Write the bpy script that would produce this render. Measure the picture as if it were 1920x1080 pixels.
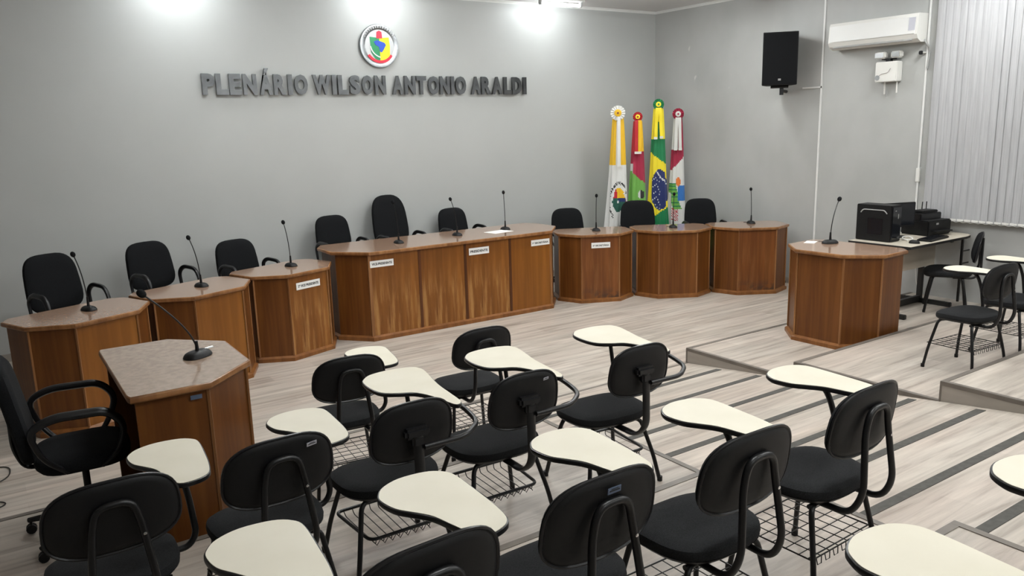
import bpy, bmesh, math, random
from mathutils import Vector, Matrix
random.seed(7)
for o in list(bpy.data.objects): bpy.data.objects.remove(o)
SC = bpy.context.scene
COL = SC.collection
PI = math.pi

# ------------------------------------------------------------------ camera
cam_d = bpy.data.cameras.new('camera'); cam = bpy.data.objects.new('camera', cam_d); COL.objects.link(cam)
cam_d.sensor_width = 36.0; cam_d.sensor_fit = 'HORIZONTAL'; cam_d.lens = 36.0 * 1480.6 / 1920.0
cam_d.clip_start = 0.05; cam_d.clip_end = 100
right = Vector((.82803, -.56002, -.02739)); up = Vector((.13536, .15227, .97903)); back = Vector((-.54410, -.81437, .20189))
m = Matrix(((right.x, up.x, back.x, 0), (right.y, up.y, back.y, 0), (right.z, up.z, back.z, 2.25), (0, 0, 0, 1)))
cam.matrix_world = m
SC.camera = cam
SC.view_settings.view_transform = 'Standard'; SC.view_settings.look = 'None'
SC.view_settings.exposure = 0.0; SC.view_settings.gamma = 1.0
SC.view_settings.use_curve_mapping = False
W = bpy.data.worlds.new('world'); SC.world = W; W.use_nodes = True
W.node_tree.nodes['Background'].inputs[0].default_value = (.55, .6, .65, 1)
W.node_tree.nodes['Background'].inputs[1].default_value = 0.02
TUBE = 75.0       # emission of the fluorescent tubes by the far wall
HALL = 58.0       # watts of each hall fixture

# ------------------------------------------------------------------ materials
def srgb(r, g, b):
    f = lambda c: (c/255/12.92) if c/255 <= .04045 else ((c/255+.055)/1.055)**2.4
    return (f(r), f(g), f(b), 1)
def mat(name, col, rough=.5, metal=0, spec=.5, coat=0, emit=0, sheen=0):
    m = bpy.data.materials.new(name); m.use_nodes = True; b = m.node_tree.nodes['Principled BSDF']
    b.inputs['Base Color'].default_value = col; b.inputs['Roughness'].default_value = rough
    b.inputs['Metallic'].default_value = metal; b.inputs['Specular IOR Level'].default_value = spec
    b.inputs['Coat Weight'].default_value = coat; b.inputs['Coat Roughness'].default_value = .08
    b.inputs['Sheen Weight'].default_value = sheen
    if emit: b.inputs['Emission Color'].default_value = (.93, .98, 1, 1); b.inputs['Emission Strength'].default_value = emit
    return m
def nt(m): return m.node_tree, m.node_tree.nodes['Principled BSDF']
def N(t, typ, **kw):
    n = t.nodes.new(typ)
    for k, v in kw.items():
        if k in n.inputs: n.inputs[k].default_value = v
        else: setattr(n, k, v)
    return n
def mapping(t, scale, coord='Object', loc=(0, 0, 0)):
    tc = N(t, 'ShaderNodeTexCoord'); mp = N(t, 'ShaderNodeMapping'); mp.inputs['Scale'].default_value = scale; mp.inputs['Location'].default_value = loc
    t.links.new(tc.outputs[coord], mp.inputs['Vector']); return mp.outputs[0]
def ramp(t, src, stops):
    r = N(t, 'ShaderNodeValToRGB'); e = r.color_ramp.elements
    e[0].position, e[0].color = stops[0]; e[1].position, e[1].color = stops[-1]
    for p, c in stops[1:-1]: x = e.new(p); x.color = c
    t.links.new(src, r.inputs[0]); return r.outputs[0]
def mixc(t, a, b, fac, mode='MIX'):
    n = N(t, 'ShaderNodeMix', data_type='RGBA', blend_type=mode)
    for i, v in ((0, fac), (6, a), (7, b)):
        if hasattr(v, 'default_value') or hasattr(v, 'is_linked'): t.links.new(v, n.inputs[i])
        else: n.inputs[i].default_value = v
    return n.outputs[2]
def bump(t, b, src, strength=.1, dist=.01):
    n = N(t, 'ShaderNodeBump'); n.inputs['Strength'].default_value = strength; n.inputs['Distance'].default_value = dist
    t.links.new(src, n.inputs['Height']); t.links.new(n.outputs[0], b.inputs['Normal'])

def floor_mat(name='floor_planks', tint=1.0):
    m = mat(name, (.4, .36, .33, 1), .42); t, b = nt(m)
    v = mapping(t, (1, 1, 1))
    br = N(t, 'ShaderNodeTexBrick'); br.inputs['Scale'].default_value = 1; br.inputs['Brick Width'].default_value = 1.25
    br.inputs['Row Height'].default_value = .185; br.inputs['Mortar Size'].default_value = .0015; br.inputs['Mortar Smooth'].default_value = .3
    br.inputs['Color1'].default_value = (.0, .0, .0, 1); br.inputs['Color2'].default_value = (1, 1, 1, 1); br.inputs['Mortar'].default_value = (.3, .3, .3, 1)
    br.offset = .37; br.inputs['Bias'].default_value = 0
    t.links.new(v, br.inputs['Vector'])
    plank = ramp(t, br.outputs['Color'], [(0, (.42*tint, .378*tint, .328*tint, 1)), (.5, (.475*tint, .432*tint, .38*tint, 1)), (1, (.52*tint, .474*tint, .42*tint, 1))])
    n1 = N(t, 'ShaderNodeTexNoise'); n1.inputs['Scale'].default_value = 1; n1.inputs['Detail'].default_value = 6; n1.inputs['Roughness'].default_value = .6; n1.inputs['Distortion'].default_value = .5
    t.links.new(mapping(t, (1.3, 17, 8)), n1.inputs['Vector'])
    s = ramp(t, n1.outputs[0], [(.30, (.60, .56, .53, 1)), (.46, (.90, .88, .865, 1)), (.70, (1.2, 1.19, 1.17, 1))])
    c = mixc(t, plank, s, 1.0, 'MULTIPLY')
    n2 = N(t, 'ShaderNodeTexNoise'); n2.inputs['Scale'].default_value = 1; n2.inputs['Detail'].default_value = 3
    t.links.new(mapping(t, (.8, 3.0, 2), loc=(3, 1, 0)), n2.inputs['Vector'])
    pk = ramp(t, n2.outputs[0], [(.4, (1, 1, 1, 1)), (.7, (1.03, .98, .97, 1))])
    c = mixc(t, c, pk, 1.0, 'MULTIPLY')
    t.links.new(c, b.inputs['Base Color'])
    bump(t, b, n1.outputs[0], .04, .004)
    return m
def wood_mat(name, c0, c1, c2, rough=.36, wear=0, stain=0):
    m = mat(name, c1, rough, coat=.05, spec=.25); t, b = nt(m)
    n = N(t, 'ShaderNodeTexNoise'); n.inputs['Scale'].default_value = 1; n.inputs['Detail'].default_value = 5; n.inputs['Distortion'].default_value = .8
    t.links.new(mapping(t, (16, 16, .9)), n.inputs['Vector'])
    c = ramp(t, n.outputs[0], [(.32, c0), (.5, c1), (.7, c2)])
    nb = N(t, 'ShaderNodeTexNoise'); nb.inputs['Scale'].default_value = 1; nb.inputs['Detail'].default_value = 2
    t.links.new(mapping(t, (4.5, 4.5, .15)), nb.inputs['Vector'])
    bands = ramp(t, nb.outputs[0], [(.40, (.86, .83, .80, 1)), (.60, (1.06, 1.05, 1.03, 1))])
    c = mixc(t, c, bands, 1.0, 'MULTIPLY')
    if wear:
        w = N(t, 'ShaderNodeTexNoise'); w.inputs['Scale'].default_value = 1; w.inputs['Detail'].default_value = 4; w.inputs['Roughness'].default_value = .65
        t.links.new(mapping(t, (24, 24, 1.6), loc=(.3, 0, 1)), w.inputs['Vector'])
        msk = ramp(t, w.outputs[0], [(.47, (0, 0, 0, 1)), (.66, (1, 1, 1, 1))])
        tc = N(t, 'ShaderNodeTexCoord'); sx = N(t, 'ShaderNodeSeparateXYZ'); t.links.new(tc.outputs['Object'], sx.inputs[0])
        zz = ramp(t, sx.outputs[2], [(.08, (.9, .9, .9, 1)), (.45, (.75, .75, .75, 1)), (.72, (0, 0, 0, 1))])
        mk = mixc(t, msk, zz, 1.0, 'MULTIPLY'); mk = mixc(t, (0, 0, 0, 1), mk, wear)
        c = mixc(t, c, (.40, .21, .07, 1), mk)
    if stain:
        w = N(t, 'ShaderNodeTexNoise'); w.inputs['Scale'].default_value = 1; w.inputs['Detail'].default_value = 3
        t.links.new(mapping(t, (7, 7, 7)), w.inputs['Vector'])
        tc = N(t, 'ShaderNodeTexCoord'); sx = N(t, 'ShaderNodeSeparateXYZ'); t.links.new(tc.outputs['Object'], sx.inputs[0])
        zz = ramp(t, sx.outputs[2], [(.04, (1, 1, 1, 1)), (.2, (0, 0, 0, 1))])
        mk = mixc(t, ramp(t, w.outputs[0], [(.45, (0, 0, 0, 1)), (.55, (1, 1, 1, 1))]), zz, 1.0, 'MULTIPLY')
        c = mixc(t, c, (.05, .03, .02, 1), mk)
    t.links.new(c, b.inputs['Base Color']); return m
def noise_mat(name, c0, c1, scale, rough=.5, lo=.35, hi=.65, coat=0, bmp=0, detail=4, spec=.5):
    m = mat(name, c0, rough, coat=coat, spec=spec); t, b = nt(m)
    n = N(t, 'ShaderNodeTexNoise'); n.inputs['Scale'].default_value = 1; n.inputs['Detail'].default_value = detail
    sc = scale if isinstance(scale, tuple) else (scale,)*3
    t.links.new(mapping(t, sc), n.inputs['Vector'])
    t.links.new(ramp(t, n.outputs[0], [(lo, c0), (hi, c1)]), b.inputs['Base Color'])
    if bmp: bump(t, b, n.outputs[0], bmp, .003)
    return m

M = {}
M['floor'] = floor_mat(); M['ramp'] = floor_mat('ramp_planks', 1.04)
M['riser'] = noise_mat('riser_laminate', (.30, .27, .235, 1), (.38, .34, .30, 1), (2, 2, 9), .5)
M['trim'] = noise_mat('step_edge_metal', (.13, .112, .095, 1), (.18, .155, .13, 1), 6, .45)
M['strip'] = noise_mat('grip_strip', (.058, .055, .048, 1), (.08, .076, .067, 1), 30, .8)
M['wall'] = noise_mat('wall_paint', (.445, .455, .44, 1), (.465, .475, .46, 1), 1.2, .45, bmp=.02)
def patchy():
    m = mat('wall_paint_patchy', (.4, .4, .4, 1), .5); t, b = nt(m)
    n = N(t, 'ShaderNodeTexNoise'); n.inputs['Scale'].default_value = 1; n.inputs['Detail'].default_value = 5
    t.links.new(mapping(t, (1, 1.3, 1.0)), n.inputs['Vector'])
    c = ramp(t, n.outputs[0], [(.35, (.41, .415, .40, 1)), (.5, (.445, .45, .435, 1)), (.68, (.48, .485, .47, 1))])
    n2 = N(t, 'ShaderNodeTexNoise'); n2.inputs['Scale'].default_value = 1; n2.inputs['Detail'].default_value = 2
    t.links.new(mapping(t, (5, 6, 3.5)), n2.inputs['Vector'])
    sp = ramp(t, n2.outputs[0], [(.74, (0, 0, 0, 1)), (.78, (1, 1, 1, 1))])
    c = mixc(t, c, (.62, .61, .58, 1), sp)
    t.links.new(c, b.inputs['Base Color']); return m
M['wall2'] = patchy()
M['ceil'] = noise_mat('ceiling_panel', (.72, .70, .70, 1), (.78, .76, .76, 1), (1, .4, 1), .35)
M['white_pvc'] = mat('white_pvc', (.78, .78, .76, 1), .4)
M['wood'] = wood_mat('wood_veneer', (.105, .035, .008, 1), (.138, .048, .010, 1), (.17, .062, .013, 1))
M['wood_worn'] = wood_mat('wood_veneer_worn', (.15, .052, .009, 1), (.19, .069, .012, 1), (.23, .09, .017, 1), wear=.85)
M['wood_worn2'] = wood_mat('wood_veneer_slightly_worn', (.12, .039, .010, 1), (.155, .052, .013, 1), (.19, .067, .017, 1), wear=.22, stain=1)
M['wood_orange_lit'] = wood_mat('wood_veneer_orange_lit', (.18, .063, .009, 1), (.215, .078, .011, 1), (.245, .093, .014, 1))  # orange veneer, lighter than the side wood to imitate light on desk fronts
M['wood_dark'] = wood_mat('dark_seam_wood', (.06, .02, .006, 1), (.08, .026, .008, 1), (.10, .034, .010, 1))
M['wood_plinth'] = wood_mat('plinth_wood', (.16, .062, .018, 1), (.20, .08, .023, 1), (.24, .1, .03, 1))
M['wood_edge'] = wood_mat('wood_edge_strip', (.20, .085, .03, 1), (.26, .12, .045, 1), (.33, .16, .065, 1), rough=.3)
M['desktop'] = noise_mat('marbled_laminate', (.34, .205, .135, 1), (.41, .265, .185, 1), (40, 40, 40), .16, coat=.5, detail=6)
M['desktop_grey'] = noise_mat('marbled_laminate_pale', (.33, .235, .17, 1), (.42, .31, .235, 1), (30, 30, 30), .14, coat=.5, detail=6)
M['fabric'] = noise_mat('black_fabric', (.006, .006, .007, 1), (.012, .013, .014, 1), 260, .95, bmp=.15, spec=.15)
M['seatfab'] = noise_mat('dark_seat_fabric', (.010, .010, .011, 1), (.02, .021, .022, 1), 260, .92, bmp=.15, spec=.2)
M['plastic'] = mat('black_plastic', (.006, .006, .0065, 1), .5, spec=.3)
M['rim'] = mat('black_vinyl_rim', (.009, .009, .010, 1), .32, spec=.4)
M['metal'] = mat('black_painted_steel', (.006, .006, .0065, 1), .35, spec=.4)
M['tablet'] = noise_mat('cream_laminate', (.74, .695, .565, 1), (.78, .735, .61, 1), 5, .5, coat=.0, spec=.35)
M['chrome'] = mat('chrome', (.75, .76, .77, 1), .2, 1)
M['ring'] = mat('emblem_ring', (.27, .28, .285, 1), .25, 1)
M['face'] = mat('emblem_face', (.56, .57, .57, 1), .3)
M['steel'] = noise_mat('brushed_steel', (.085, .088, .09, 1), (.15, .153, .156, 1), 3, .25)
M['steel'].node_tree.nodes['Principled BSDF'].inputs['Metallic'].default_value = 1
M['white'] = mat('white_plastic', (.80, .79, .75, 1), .35)
M['grey'] = mat('grey_plastic', (.35, .35, .34, 1), .4)
M['paper'] = mat('paper', (.85, .85, .83, 1), .6)
M['ink'] = mat('black_ink', (.02, .02, .02, 1), .6)
M['screen'] = mat('dark_screen', (.01, .011, .014, 1), .12)
M['tableleg'] = mat('table_leg_black', (.012, .011, .010, 1), .5)
M['tabletop'] = mat('beige_table_laminate', (.62, .56, .46, 1), .35)
M['modesty'] = mat('beige_modesty_panel', (.46, .40, .32, 1), .5)
M['tag'] = mat('aluminium_tag', (.5, .5, .55, 1), .35, .6)
M['bluetag'] = mat('blue_grey_tag', (.12, .16, .24, 1), .35, .3)
M['blind'] = noise_mat('blind_fabric', (.40, .40, .41, 1), (.47, .47, .48, 1), (60, 60, 2), .75)
M['tube'] = mat('lit_tube', (1, 1, 1, 1), .4, emit=TUBE)
M['glass'] = mat('night_glass', (.02, .02, .022, 1), .05)
M['alu'] = mat('window_aluminium', (.45, .45, .45, 1), .35, .8)
for k, c in dict(yellow=(.85, .50, .01), yellow2=(.93, .76, .02), green=(.0, .19, .06), lgreen=(.16, .42, .07), red=(.50, .01, .02), crimson=(.36, .008, .045),
                 white=(.74, .74, .71), navy=(.008, .02, .12), blue=(.03, .17, .5), maroon=(.16, .015, .02), darkgreen=(.01, .09, .06), orange=(.8, .2, .03), black=(.02, .02, .02), shieldgreen=(.02, .25, .1), shieldblue=(.02, .08, .5), pink=(.75, .03, .06), sash=(.55, .55, .55)).items():
    M['c_'+k] = mat('cloth_'+k, (*c, 1), .6, sheen=.2)

# ------------------------------------------------------------------ mesh helpers
def obj(name, bm, mt, parent=None, smooth=False, loc=None, rot=None):
    bmesh.ops.recalc_face_normals(bm, faces=bm.faces)
    me = bpy.data.meshes.new(name); bm.to_mesh(me); bm.free()
    for x in (mt if isinstance(mt, (list, tuple)) else [mt]): me.materials.append(M[x] if isinstance(x, str) else x)
    if smooth:
        for p in me.polygons: p.use_smooth = True
        try: me.set_sharp_from_angle(angle=math.radians(42))
        except Exception: pass
    o = bpy.data.objects.new(name, me); COL.objects.link(o)
    if parent: o.parent = parent
    if loc: o.location = loc
    if rot: o.rotation_euler = rot
    return o
def thing(name, label, cat, loc=(0, 0, 0), rz=0, group=None):
    o = bpy.data.objects.new(name, None); COL.objects.link(o); o.empty_display_size = .1
    o.location = loc; o.rotation_euler = (0, 0, rz); tag(o, label, cat, group); return o
def tag(o, label, cat, group=None):
    o['label'] = label; o['category'] = cat
    if group: o['group'] = group
    return o
def struct(o): o['kind'] = 'structure'; return o
def dup(root, loc, rz, label, skip=()):
    r = root.copy(); COL.objects.link(r); r.location = loc; r.rotation_euler = (0, 0, rz); r['label'] = label
    def rec(src, dst):
        for ch in list(src.children):
            if ch.name.split('.')[0] in skip: continue
            c = ch.copy(); COL.objects.link(c); c.parent = dst; rec(ch, c)
    rec(root, r); return r
def box(bm, c, s, rz=0, rx=0, ry=0, bev=0):
    mm = Matrix.Translation(c) @ Matrix.Rotation(rz, 4, 'Z') @ Matrix.Rotation(rx, 4, 'X') @ Matrix.Rotation(ry, 4, 'Y') @ Matrix.Diagonal((*s, 1))
    r = bmesh.ops.create_cube(bm, size=1, matrix=mm)
    if bev:
        es = list({e for v in r['verts'] for e in v.link_edges})
        bmesh.ops.bevel(bm, geom=es, offset=bev, segments=2, affect='EDGES', clamp_overlap=True)
def tube(bm, pts, r, seg=8, closed=False, cap=True, flat=1.0):
    pts = [Vector(p) for p in pts]; n = len(pts); rings = []
    rr = r if isinstance(r, (list, tuple)) else [r]*n
    ref = None
    for i, p in enumerate(pts):
        a = pts[(i-1) % n] if (closed or i > 0) else p; b = pts[(i+1) % n] if (closed or i < n-1) else p
        d = (b-a).normalized() if (b-a).length > 1e-9 else Vector((0, 0, 1))
        if ref is None: ref = Vector((0, 0, 1)) if abs(d.z) < .9 else Vector((1, 0, 0))
        u = d.cross(ref)
        if u.length < 1e-4: u = d.cross(Vector((0, 1, 0)))
        u.normalize(); w = u.cross(d).normalized(); ref = w
        rings.append([bm.verts.new(p + (u*math.cos(2*PI*k/seg) + w*math.sin(2*PI*k/seg)*flat)*rr[i]) for k in range(seg)])
    for i in range(n if closed else n-1):
        A = rings[i]; B = rings[(i+1) % n]
        for k in range(seg): bm.faces.new((A[k], A[(k+1) % seg], B[(k+1) % seg], B[k]))
    if cap and not closed: bm.faces.new(rings[0][::-1]); bm.faces.new(rings[-1])
def smoothpath(pts, rad=.03, k=5, closed=False):
    P = [Vector(p) for p in pts]; out = []; n = len(P)
    for i, p in enumerate(P):
        if not closed and i in (0, n-1): out.append(p); continue
        a = P[(i-1) % n]-p; b = P[(i+1) % n]-p; r = min(rad, a.length*.48, b.length*.48)
        s = p+a.normalized()*r; e = p+b.normalized()*r
        for j in range(k+1):
            t = j/k; out.append((1-t)**2*s+2*t*(1-t)*p+t*t*e)
    return out
def lathe(bm, prof, seg=20, c=(0, 0, 0), axis='Z', close=True):
    c = Vector(c); rings = []
    for r, z in prof:
        ring = []
        for k in range(seg):
            a = 2*PI*k/seg; v = Vector((r*math.cos(a), r*math.sin(a), z))
            if axis == 'Y': v = Vector((v.x, v.z, v.y))
            if axis == 'X': v = Vector((v.z, v.x, v.y))
            ring.append(bm.verts.new(c+v))
        rings.append(ring)
    for A, B in zip(rings, rings[1:]):
        for k in range(seg): bm.faces.new((A[k], A[(k+1) % seg], B[(k+1) % seg], B[k]))
    if close: bm.faces.new(rings[0][::-1]); bm.faces.new(rings[-1])
def loft(bm, outline, layers, f):
    """outline: 2D pts; layers: (scale_inset, w); f maps (u,v,w)->3D"""
    cx = sum(p[0] for p in outline)/len(outline); cy = sum(p[1] for p in outline)/len(outline); rings = []
    for ins, w in layers:
        ring = []
        for (x, y) in outline:
            dx, dy = x-cx, y-cy; L = math.hypot(dx, dy); s = max(0.0, (L-ins)/L)
            ring.append(bm.verts.new(f(cx+dx*s, cy+dy*s, w)))
        rings.append(ring)
    n = len(outline)
    for A, B in zip(rings, rings[1:]):
        for k in range(n): bm.faces.new((A[k], A[(k+1) % n], B[(k+1) % n], B[k]))
    bm.faces.new(rings[0][::-1]); bm.faces.new(rings[-1])
def prism(bm, outline, z0, z1, bev=0, inset=0):
    ls = [(inset, z0), (inset, z1)] if not bev else [(inset+bev, z0), (inset, z0+bev), (inset, z1-bev), (inset+bev*.3, z1-bev*.3), (inset+bev, z1)]
    loft(bm, outline, ls, lambda u, v, w: Vector((u, v, w)))
def superell(w, d, n=3.0, k=32, taper=0, cx=0, cy=0):
    o = []
    for i in range(k):
        a = 2*PI*i/k; c, s = math.cos(a), math.sin(a)
        x = math.copysign(abs(c)**(2/n), c)*w/2; y = math.copysign(abs(s)**(2/n), s)*d/2
        o.append((cx+x*(1+taper*y/(d/2)), cy+y))
    return o
def catmull(pts, k=4):
    n = len(pts); o = []
    for i in range(n):
        p0, p1, p2, p3 = [Vector(pts[(i+j-1) % n]) for j in range(4)]
        for j in range(k):
            t = j/k; o.append(tuple(.5*((2*p1)+(-p0+p2)*t+(2*p0-5*p1+4*p2-p3)*t*t+(-p0+3*p1-3*p2+p3)*t**3)))
    return o
def text_mesh(body, bold=.02, depth=.02):
    cu = bpy.data.curves.new('t', 'FONT'); cu.body = body; cu.size = 1; cu.offset = bold; cu.extrude = depth/2; cu.resolution_u = 3
    o = bpy.data.objects.new('t', cu); COL.objects.link(o)
    dg = bpy.context.evaluated_depsgraph_get(); dg.update()
    me = bpy.data.meshes.new_from_object(o.evaluated_get(dg)); bpy.data.objects.remove(o); bpy.data.curves.remove(cu)
    bm = bmesh.new(); bm.from_mesh(me); bpy.data.meshes.remove(me)
    xs = [v.co.x for v in bm.verts]; ys = [v.co.y for v in bm.verts]
    return bm, (min(xs), max(xs), min(ys), max(ys))
def text_obj(name, body, w, h, depth, mt, parent, loc, rot, bold=.02):
    """text fitted in w x h, centred at loc, reading along local x, up local y"""
    bm, (x0, x1, y0, y1) = text_mesh(body, bold, 1.0)
    for v in bm.verts:
        v.co = Vector(((v.co.x-(x0+x1)/2)*w/(x1-x0), (v.co.y-(y0+y1)/2)*h/(y1-y0), v.co.z*depth))
    return obj(name, bm, mt, parent, loc=loc, rot=rot)

# ------------------------------------------------------------------ room
WX, WY, CZ = 9.157, 9.45, 3.915
XL, YB = -4.0, -3.0
HR, TR = .144, 1.186
def levY(k): return 5.0625-(k-1)*TR           # front edge of terrace k
RX0, RX1 = 3.2, 5.344
bm = bmesh.new(); box(bm, ((XL+WX)/2, (levY(1)+WY)/2, -.05), (WX-XL, WY-levY(1), .1)); struct(obj('floor', bm, 'floor'))
tn = 1
def trim_piece(pts_a, pts_b, w=.035, down=.022):
    pass
def terrace(k, x0, x1, side):
    global tn
    y1 = levY(k); z = k*HR; y0 = YB if k == 6 else levY(k+1)
    bm = bmesh.new(); box(bm, ((x0+x1)/2, (y0+y1)/2, z-.2), (x1-x0, y1-y0, .4)); bm.faces.ensure_lookup_table()
    me_i = []
    o = obj('floor', bm, ['floor', 'riser']);
    for p in o.data.polygons:
        if abs(p.normal.z) < .5: p.material_index = 1
    struct(o)
    bm = bmesh.new(); e = .002
    box(bm, ((x0+x1)/2, y1-.0175+e, z+.001), (x1-x0, .037, .006)); box(bm, ((x0+x1)/2, y1+.002, z-.012), (x1-x0, .005, .024))
    xs = x1 if side == 'L' else x0; s = 1 if side == 'L' else -1
    box(bm, (xs-s*.0155, (y0+y1)/2, z+.0012), (.035, y1-y0, .006)); box(bm, (xs+s*.002, (y0+y1)/2, z-.012), (.005, y1-y0, .024))
    box(bm, (xs+s*.002, y1-.004, z-HR/2), (.006, .012, HR))
    struct(obj('trim_%d' % tn, bm, 'trim')); tn += 1
for k in range(1, 7):
    terrace(k, XL, RX0, 'L'); terrace(k, RX1, WX, 'R')
# ramp
KR = HR/TR
def rz_(y): return KR*(levY(1)-y)
bm = bmesh.new(); vs = [bm.verts.new(v) for v in ((RX0, levY(1), 0), (RX1, levY(1), 0), (RX1, YB, rz_(YB)), (RX0, YB, rz_(YB)), (RX0, levY(1), -.1), (RX1, levY(1), -.1), (RX1, YB, -.1), (RX0, YB, -.1))]
for f in ((0, 1, 2, 3), (4, 5, 6, 7), (0, 1, 5, 4), (2, 3, 7, 6), (1, 2, 6, 5), (3, 0, 4, 7)): bm.faces.new([vs[i] for i in f])
struct(obj('floor', bm, 'ramp'))
bm = bmesh.new(); box(bm, ((RX0+RX1)/2, levY(1)-.012, .002), (RX1-RX0, .03, .006)); struct(obj('trim_%d' % tn, bm, 'trim')); tn += 1
ys = [4.615, 4.178, 3.73, 3.288, 2.85, 2.388, 1.967, 1.523, 1.08, .64]
for y in ys:
    bm = bmesh.new(); box(bm, ((RX0+.02+5.29)/2, y, rz_(y)+.0015), (5.29-RX0-.02, .062, .004), rx=-math.atan(KR)); struct(obj('trim_%d' % tn, bm, 'strip')); tn += 1
def wall(name, c, s, mt='wall'):
    bm = bmesh.new(); box(bm, c, s); struct(obj(name, bm, mt))
wall('wall_back', ((XL+WX)/2, WY+.1, CZ/2), (WX-XL+.4, .2, CZ+.2))
wall('wall_right', (WX+.1, (YB+WY)/2, CZ/2), (.2, WY-YB, CZ+.2), 'wall2')
wall('wall_left', (XL-.1, (YB+WY)/2, CZ/2), (.2, WY-YB, CZ+.2))
wall('wall_front', ((XL+WX)/2, YB-.1, CZ/2), (WX-XL+.4, .2, CZ+.2))
wall('ceiling', ((XL+WX)/2, (YB+WY)/2, CZ+.05), (WX-XL, WY-YB, .1), 'ceil')
# cornice
def cornice(name, a, b, nrm):
    bm = bmesh.new(); prof = [(0, 0), (.035, 0), (.032, -.008), (.018, -.014), (.010, -.026), (.007, -.032), (0, -.032)]
    A, B = Vector(a), Vector(b); n = Vector(nrm); R = [[bm.verts.new(P+n*u+Vector((0, 0, w))) for u, w in prof] for P in (A, B)]
    for i in range(len(prof)): j = (i+1) % len(prof); bm.faces.new((R[0][i], R[0][j], R[1][j], R[1][i]))
    bm.faces.new(R[0]); bm.faces.new(R[1][::-1]); struct(obj(name, bm, 'white_pvc'))
cornice('trim_90', (XL, WY, CZ), (WX, WY, CZ), (0, -1, 0)); cornice('trim_91', (WX, YB, CZ), (WX, WY, CZ), (-1, 0, 0))
# baseboards
bm = bmesh.new(); box(bm, ((XL+WX)/2, WY-.008, .04), (WX-XL, .016, .08)); struct(obj('baseboard_back', bm, 'riser'))
bm = bmesh.new(); box(bm, (WX-.008, (levY(1)+WY)/2, .04), (.016, WY-levY(1), .08)); struct(obj('baseboard_right', bm, 'riser'))

# window behind the blind on the right wall
wy0, wy1, wz0, wz1 = .6, 4.85, 1.14, 3.3
bm = bmesh.new()
for y in (wy0, (wy0+wy1)/2, wy1): box(bm, (WX-.02, y, (wz0+wz1)/2), (.04, .05, wz1-wz0))
for z in (wz0, wz1): box(bm, (WX-.02, (wy0+wy1)/2, z), (.04, wy1-wy0+.05, .05))
wf = struct(obj('window_1', bm, 'alu'))
bm = bmesh.new(); box(bm, (WX-.012, (wy0+wy1)/2, (wz0+wz1)/2), (.008, wy1-wy0, wz1-wz0)); obj('window_pane', bm, 'glass', wf)
bm = bmesh.new(); box(bm, (WX-.03, (wy0+wy1)/2, 1.095), (.06, wy1-wy0+.2, .03)); struct(obj('trim_92', bm, 'riser'))
# vertical blind
vb = thing('vertical_blind', 'long pale grey vertical slat blind covering the window on the right wall', 'blind', (WX-.10, 4.935, 1.06))
bm = bmesh.new(); H = 2.7; i = 0; y = 0
while y > -4.7:
    a = random.uniform(-.035, .035)+(.13 if random.random() < .2 else .06); w = .089
    dx, dy = math.sin(a)*w/2, math.cos(a)*w/2; n = 4; pr = None
    zb = random.uniform(-.006, .006)
    for s in range(n+1):
        u = -1+2*s/n; cv = .006*(1-u*u)
        p = Vector((dx*u-cv, -.045+y+dy*u, 0)); cur = (bm.verts.new((p.x, p.y, zb)), bm.verts.new((p.x, p.y, H)))
        cur2 = (bm.verts.new((p.x+.0012, p.y, zb)), bm.verts.new((p.x+.0012, p.y, H)))
        if pr:
            bm.faces.new((pr[0], cur[0], cur[1], pr[1])); bm.faces.new((pr2[0], pr2[1], cur2[1], cur2[0]))
            bm.faces.new((pr[0], pr2[0], cur2[0], cur[0]))
        pr, pr2 = cur, cur2
    y -= .079
obj('slats', bm, 'blind', vb)
bm = bmesh.new(); box(bm, (0, -2.35, H+.03), (.045, 4.75, .05)); obj('head_rail', bm, 'white', vb)
bm = bmesh.new(); y = -.04
while y > -4.65:
    box(bm, (-.004, y, .012), (.008, .07, .022), bev=.002); tube(bm, [(-.01, y, .0), (-.014, y-.04, -.012), (-.01, y-.079, .0)], .0022, 5); y -= .079
obj('bottom_weights', bm, 'white', vb)

# ------------------------------------------------------------------ ceiling lights
def fixture(x, y, label, length, hall=False):
    t = thing('ceiling_light', label, 'ceiling light', (x, y, CZ), 0, None)
    bm = bmesh.new(); box(bm, (0, 0, -.012), (length+.16, .09, .024), bev=.004); obj('housing', bm, 'grey' if not hall else 'white', t)
    for s in (-1, 1):
        bm = bmesh.new(); box(bm, (s*(length/2+.035), 0, -.055), (.035, .045, .08), bev=.006); obj('end_cap', bm, 'grey', t)
    bm = bmesh.new(); lathe(bm, [(.018, -length/2), (.018, length/2)], 12, (0, 0, -.075), 'X'); obj('tube', bm, 'tube', t, True)
    if hall:
        L = bpy.data.lights.new('tube_light', 'AREA'); L.shape = 'RECTANGLE'; L.size = length; L.size_y = .12; L.energy = HALL*hall; L.color = (.98, 1, .985)
        o = bpy.data.objects.new('tube_light', L); COL.objects.link(o); o.parent = t; o.location = (0, 0, -.085)
    return t
fixture(2.05, 8.97, 'lit ceiling tube over the left part of the far grey wall', .62)
fixture(4.45, 8.97, 'lit ceiling tube above the round emblem', .62)
fixture(6.92, 8.97, 'lit fluorescent tube on the ceiling edge left of the room corner', .62)
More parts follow.
